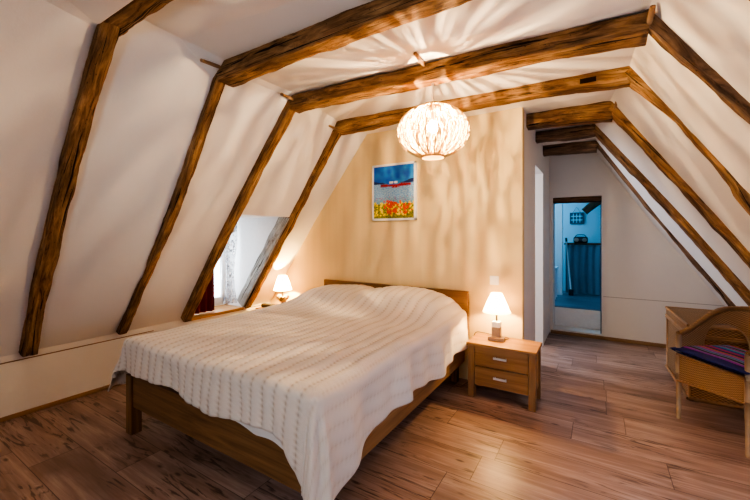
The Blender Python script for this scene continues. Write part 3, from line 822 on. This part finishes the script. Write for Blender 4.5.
for z, r in ((.015, .014), (.552, .010)):
    tube(bm, [T(0, 0, z), T(TL, 0, z)], r); tube(bm, [T(0, 0, z), T(0, TD, z)], r); tube(bm, [T(TL, 0, z), T(TL, TD, z)], r); tube(bm, [T(0, TD, z), T(TL, TD, z)], r)
for x in (0.01, TL-.01):
    for y in (0.01, TD-.01): tube(bm, [T(x, y, 0.002), T(x, y, .56)], .011)
part('cane_edging', bm, M['darkcane'], trunk, smooth=True)
bm = bmesh.new()
for z, r in ((.572, .010), (.652, .011)):
    tube(bm, [T(0, 0, z), T(TL, 0, z)], r); tube(bm, [T(0, 0, z), T(0, TD, z)], r); tube(bm, [T(TL, 0, z), T(TL, TD, z)], r); tube(bm, [T(0, TD, z), T(TL, TD, z)], r)
part('lid_edging', bm, M['darkcane'], trunk, smooth=True)

# ------------------------------------------------------------------ rattan armchair
A = Vector((.545, 3.655, 0)); Bv = Vector((.835, 3.255, 0)); fd = (Bv-A).normalized(); bd = Vector((-fd.y, fd.x, 0)); CW = (Bv-A).length
ch = empty('wicker_armchair', ((A+Bv)/2+bd*.25), 'honey wicker tub armchair with arched openings in its arms', 'armchair')
SD = .58   # depth
def plan(s):
    """U-shaped plan, s metres along from left arm front round the back to right arm front"""
    st = SD-.2; R = .2
    segs = [st, R*PI/2, CW-2*R, R*PI/2, st]
    if s <= segs[0]: return A+bd*s
    s -= segs[0]
    if s <= segs[1]:
        a = s/R; c = A+bd*st+fd*R; return c-fd*R*math.cos(a)+bd*R*math.sin(a)
    s -= segs[1]
    if s <= segs[2]: return A+bd*SD+fd*(R+s)
    s -= segs[2]
    if s <= segs[3]:
        a = s/R; c = A+bd*st+fd*(CW-R); return c+fd*R*math.sin(a)+bd*R*math.cos(a)
    s -= segs[3]
    return Bv+bd*(st-s)
TOT = 2*(SD-.2)+.2*PI+CW-.4
def rimz(s):
    m = min(s, TOT-s); t = min(1, m/.5)
    return .665+.185*(t*t*(3-2*t))**.8 + .03*max(0, min(1, (m-.5)/.25))
SEATZ = .50
def arch(s):
    """height of the opening's top at s, None outside"""
    m = min(s, TOT-s)
    if .20 < m < .56:
        k = (m-.38)/.18; return .52+.215*math.sqrt(max(0, 1-abs(k)**2.6))
    return None
bm = bmesh.new(); uvl = bm.loops.layers.uv.verify(); NS = 150; NZ = 12
def shellv(s, z, off): 
    p = plan(s); e = .01; t = (plan(min(TOT, s+e))-plan(max(0, s-e))).normalized(); n = Vector((t.y, -t.x, 0))
    lean = max(0, z-SEATZ)*.12
    return p-n*(-off-lean*min(1, min(s, TOT-s)/.3))*-1 + Vector((0, 0, z)) if False else p+Vector((-t.y, t.x, 0))*(off+lean*min(1, min(s, TOT-s)/.3))+Vector((0, 0, z))
for off in (-.012, .012):
    cols = []
    for i in range(NS+1):
        s = TOT*i/NS; top = rimz(s); ar = arch(s); lo = ar if ar else SEATZ-.01
        cols.append([bm.verts.new(shellv(s, lo+(top-lo)*j/NZ, off)) for j in range(NZ+1)])
    for i in range(NS):
        s = TOT*i/NS
        for j in range(NZ):
            f = bm.faces.new((cols[i][j], cols[i+1][j], cols[i+1][j+1], cols[i][j+1])); f.smooth = True
            for l_ in f.loops: l_[uvl].uv = ((s if l_.vert in cols[i] else s+TOT/NS), l_.vert.co.z)
part('back_and_arms', bm, M['wicker'], ch)
bm = bmesh.new()
tube(bm, [shellv(TOT*i/NS, rimz(TOT*i/NS)+.004, 0) for i in range(NS+1)], .021, 10)
uvl = bm.loops.layers.uv.verify()
for f in bm.faces:
    for k, l_ in enumerate(f.loops): l_[uvl].uv = (l_.vert.co.x*1.4+l_.vert.co.y, l_.vert.co.z*3)
part('rim', bm, M['wicker'], ch, 'thick braided rim', True)
for side in (0, 1):
    bm = bmesh.new(); pts = []
    for i in range(41):
        m_ = .20+.36*i/40; k = (m_-.38)/.18; z = .52+.215*math.sqrt(max(0, 1-abs(k)**2.6)) if 0 < i < 40 else SEATZ
        pts.append(shellv(m_ if side == 0 else TOT-m_, z, 0))
    tube(bm, pts, .011, 8); part('arch_trim', bm, M['cane'], ch, smooth=True)
def sat(a, b, z): return A+fd*a+bd*b+Vector((0, 0, z))
# seat and aprons
bm = bmesh.new(); grid(bm, 10, 10, lambda u, v: sat(.01+(CW-.02)*u, .0+(SD-.02)*v, SEATZ), lambda u, v: (u*CW, v*SD)); part('seat', bm, M['wicker'], ch)
bm = bmesh.new()
def apz(u): return .30+.045*u+.006*math.sin(PI*u)
grid(bm, 24, 8, lambda u, v: sat(CW*u, -.012, apz(u)+(SEATZ+.012-apz(u))*v), lambda u, v: (u*CW, v*.2))
grid(bm, 24, 8, lambda u, v: sat(-.012, (SD-.04)*u, .33+(SEATZ-.33)*v), lambda u, v: (u*SD, v*.2))
grid(bm, 24, 8, lambda u, v: sat(CW+.012, (SD-.04)*u, .33+(SEATZ-.33)*v), lambda u, v: (u*SD, v*.2))
grid(bm, 24, 8, lambda u, v: sat(CW*u, SD-.03, .35+(SEATZ-.35)*v), lambda u, v: (u*CW, v*.2))
part('apron', bm, M['wicker'], ch)
bm = bmesh.new(); tube(bm, [sat(CW*i/20, -.014, apz(i/20)) for i in range(21)], .008, 8); tube(bm, [sat(0, -.014, SEATZ+.01), sat(CW, -.014, SEATZ+.01)], .010, 8); part('apron_trim', bm, M['darkcane'], ch, smooth=True)
for a, b, lean in ((.0, 0, -.012), (CW, 0, .0), (.05, SD-.06, .01), (CW-.05, SD-.06, .01)):
    bm = bmesh.new(); tube(bm, [sat(a-(.0), b, .002), sat(a, b, .25), sat(a, b, .36)], [.015, .018, .019], 12); tube(bm, [sat(a, b, .36), sat(a, b, SEATZ)], .021, 12)
    part('leg', bm, M['cane'], ch, smooth=True)
for a in (0, CW):
    bm = bmesh.new(); tube(bm, [sat(a, .0, SEATZ-.02), sat(a, .0, rimz(0)+.0)], .019, 10); part('arm_post', bm, M['cane'], ch, smooth=True)
# cushion
CC = [(.04, .06, .50), (.01, .02, .16), (.40, .03, .48), (.50, .02, .42), (.01, .015, .08), (.03, .48, .66), (.50, .05, .18), (.03, .03, .16), (.55, .16, .05), (.05, .25, .5), (.36, .03, .5), (.05, .05, .25)]
def stripe(u, v):
    k = int(u*17); c = CC[(k*5+k//3) % len(CC)]
    if k < 2: c = (.015, .02, .14)
    n = 1+.3*noise.noise(Vector((u*80, v*80, 0)))
    if abs((u*17) % 1-.5) > .44: c = (.35, .35, .42)
    return tuple(x*n for x in c)
bm = bmesh.new()
def cush(sgn):
    def fn(u, v):
        e = (1-abs(2*u-1)**5)*(1-abs(2*v-1)**5)
        a = -.035+(CW+.06)*v; b = -.045+(SD-.06)*u
        # pinch corners outwards
        return sat(a, b, SEATZ+.045+sgn*(.004+.030*e**.6)+.006*noise.noise(Vector((u*4, v*4, 2))))
    return fn
grid(bm, 66, 40, cush(1), None, stripe); grid(bm, 66, 40, cush(-1), None, stripe)
bmesh.ops.remove_doubles(bm, verts=bm.verts, dist=.0001)
cu = finish('seat_cushion', bm, M['cush'], None, True); tag(cu, 'flat cushion with purple, navy and turquoise woven stripes on the wicker armchair', 'cushion')

# ------------------------------------------------------------------ blue room through the doorway
FZ = .345; YB = 7.9
struct('floor_blue_room', B(-2.2, 1.4, 6.135, YB+.05, FZ-.06, FZ), M['bluefloor'])
struct('wall_blue_room_back', B(-2.2, 1.4, YB, YB+.08, FZ, 2.9), M['bluelitwall'])
struct('wall_blue_room_left', B(-2.26, -2.2, 6.15, YB, FZ, 2.9), M['bluelitwall'])
struct('wall_blue_room_right', B(1.0, 1.06, 6.15, YB, FZ, 2.9), M['bluelitwall'])
struct('ceiling_blue_room', B(-2.26, 1.4, 6.15, YB+.08, 2.9, 2.95), M['bluelitwall'])
struct('wall_blue_room_front', B(-2.26, D0, 6.15, 6.18, FZ, 2.9), M['bluelitwall'])
struct('wall_blue_room_front_right', B(D1, 1.06, 6.15, 6.18, FZ, 2.9), M['bluelitwall'])
struct('wall_blue_room_front_top', B(D0, D1, 6.15, 6.18, DZ1+.01, 2.9), M['bluelitwall'])
ln = timber('lintel', [(D0-.02, 5.99, 1.95), (-.25, 5.99, 1.953), (D1+.02, 5.99, 1.94)], .20, .085, M['darkwood'], None, 31); ln['kind'] = 'structure'; ln.name = 'trim_5'
struct('trim_6', B(D1-.012, D1-.002, 5.875, 5.91, .07, 1.93), M['dark'])
struct('trim_7', B(-.655, -.535, 7.30, 7.42, FZ, 2.9, bev=.005), M['whitepaint'])
# side room behind the corridor doorway
struct('wall_side_room', B(-2.9, -2.84, 3.62, 6.15, 0, 2.64), M['wall'])
struct('ceiling_side_room', B(-2.9, -.74, 3.6, 6.15, 2.635, 2.66), M['ceil'])
struct('wall_side_room_back', B(-2.9, -.78, 5.86, 6.1, 0, 2.64), M['wall'])

# shelf, curtain and objects in the blue room
sh = empty('storage_shelf', (-.2, 7.6, FZ), 'wooden worktop with a gathered blue curtain below in the blue room', 'shelf')
part('shelf_top', B(-.52, .60, 7.50, 7.88, 1.255, 1.285, bev=.004), M['darkwood'], sh)
for x in (-.50, .54): part('leg', B(x, x+.04, 7.70, 7.74, FZ, 1.255), M['greywood'], sh)
def cc(u, v):
    return (-.50+1.08*u, 7.53+.018*math.sin(u*60+.8*math.sin(v*3))+.008*math.sin(u*23), FZ+.02+(1.25-FZ-.02)*v)
bm = bmesh.new(); grid(bm, 160, 16, cc, lambda u, v: (u, v)); part('curtain', bm, M['denim'], sh, smooth=True)
# boombox
bb = empty('portable_radio', (-.26, 7.62, 1.285), 'black rounded portable radio sitting on the shelf in the blue room', 'radio')
bm = bmesh.new(); box(bm, -.375, -.145, 7.56, 7.70, 1.287, 1.405, bev=.035); part('body', bm, M['dark'], bb, smooth=True)
for x in (-.325, -.195):
    bm = bmesh.new(); tube(bm, [(x, 7.562, 1.345), (x, 7.552, 1.345)], [.040, .034], 24); part('speaker', bm, M['greywood'], bb)
bm = bmesh.new(); tube(bm, catmull([(-.35, 7.63, 1.39), (-.32, 7.63, 1.435), (-.20, 7.63, 1.435), (-.17, 7.63, 1.39)], .02), .006, 8); part('handle', bm, M['dark'], bb, smooth=True)
# ornate wall picture
wp = empty('wall_plaque', (-.33, 7.88, 1.65), 'small dark patterned plaque hanging on the blue-lit wall', 'wall decoration')
def pq(u, v):
    x = abs(math.sin(u*4*PI))*abs(math.sin(v*3*PI)); d = min(u, 1-u, v, 1-v)
    return (.03, .10, .15) if (x > .35 or d < .07) else (.38, .62, .68)
bm = bmesh.new(); grid(bm, 32, 28, lambda u, v: (-.445+.22*u, 7.865, 1.655+.205*v), None, pq); part('panel', bm, M['cush'], wp)
bm = bmesh.new(); box(bm, -.450, -.220, 7.868, 7.90, 1.65, 1.865, bev=.004); part('backing', bm, M['dark'], wp)
bm = bmesh.new(); tube(bm, [(-.40, 7.89, 1.865), (-.335, 7.885, 1.97), (-.27, 7.89, 1.865)], .003, 6); part('hanging_wire', bm, M['dark'], wp)
# broom
br = empty('broom', (-.41, 7.42, FZ), 'white handled broom leaning against the blue curtain', 'broom')
bm = bmesh.new(); tube(bm, [(-.405, 7.36, FZ+.10), (-.485, 7.49, 1.33)], .013, 10); part('handle', bm, M['white'], br, smooth=True)
bm = bmesh.new(); box(bm, -.44, -.36, 7.32, 7.38, FZ+.003, FZ+.11, bev=.012); part('brush', bm, M['dark'], br)
bm = bmesh.new(); tube(bm, [(-.483, 7.485, 1.31), (-.49, 7.497, 1.38)], .017, 10); part('grip', bm, M['dark'], br)
# stool
st = empty('stool', (-.72, 6.9, FZ), 'white wooden stool at the left inside the blue room', 'stool')
part('seat', B(-.86, -.575, 6.75, 7.05, .86, .885, bev=.006), M['whitepaint'], st)
for x in (-.84, -.625):
    for y in (6.77, 7.0): part('leg', B(x, x+.028, y, y+.028, FZ, .86, bev=.003), M['whitepaint'], st)
tb = timber('roof_brace', [(-.20, 7.55, 1.86), (-.05, 7.55, 1.99), (.35, 7.55, 2.28), (.95, 7.55, 2.85)], .10, .12, M['darkwood'], None, 41)
tag(tb, 'dark diagonal timber brace high in the blue room', 'timber brace')

# ------------------------------------------------------------------ light
def area(name, loc, target, size, power, color, size_y=None, spread=None):
    l = bpy.data.lights.new(name, 'AREA'); l.energy = power; l.color = color; l.size = size
    if size_y: l.shape = 'RECTANGLE'; l.size_y = size_y
    if spread: l.spread = math.radians(spread)
    o = bpy.data.objects.new(name, l); COL.objects.link(o); o.location = loc
    o.rotation_euler = (Vector(target)-Vector(loc)).to_track_quat('-Z', 'Y').to_euler()
    return o
area('window_daylight', (-.6, -1.55, 1.5), (-.9, 1.5, 1.0), 1.3, 5.5, (.70, .74, 1.0), 1.1)
area('right_daylight', (1.12, 1.9, .95), (-1.2, 2.3, .55), .6, 8, (.46, .61, 1.0), .5)
area('side_room_daylight', (-2.2, 4.5, 1.7), (-.6, 4.8, 1.1), 1.2, 34, (.74, .80, 1.0), 1.2)
area('blue_room_light', (-1.6, 7.0, 2.3), (-.2, 7.4, .9), 1.0, 24, (.26, .60, .92), 1.0)
area('dormer_daylight', (-4.22, 2.69, 1.1), (-3.0, 2.75, 1.0), .6, 9, (.80, .90, 1.0), .9)
def point(name, loc, power, color, r):
    l = bpy.data.lights.new(name, 'POINT'); l.energy = power; l.color = color; l.shadow_soft_size = r
    o = bpy.data.objects.new(name, l); COL.objects.link(o); o.location = loc
point('pendant_light', (PX, PY, PZ+.035), 80, (1, .74, .44), .010)
point('table_lamp_light', (LX, LY, .815), 14, (1, .64, .27), .02)
point('table_lamp_light', (L2X, L2Y, .81), 44, (1, .64, .22), .02)
W = bpy.data.worlds.new('sky'); sc.world = W; W.use_nodes = True
bg = W.node_tree.nodes['Background']; bg.inputs[0].default_value = (.80, .90, 1.0, 1); bg.inputs[1].default_value = 4.0

# ------------------------------------------------------------------ camera
f, yaw, cy = 358.1, 31.82, 234.2
cam = bpy.data.cameras.new('camera'); co = bpy.data.objects.new('camera', cam); COL.objects.link(co)
co.location = (0, 0, 1.45); co.rotation_euler = (PI/2, 0, math.radians(yaw))
cam.sensor_width = 36; cam.lens = f/750*36; cam.shift_y = -(250-cy)/750
cam.clip_start = .05; sc.camera = co
sc.view_settings.view_transform = 'AgX'; sc.view_settings.look = 'AgX - High Contrast'; sc.view_settings.exposure = 0.55
sc.cycles.max_bounces = 8; sc.cycles.diffuse_bounces = 5; sc.cycles.transparent_max_bounces = 12
sc.cycles.sample_clamp_indirect = 6; sc.cycles.denoising_prefilter = 'ACCURATE'
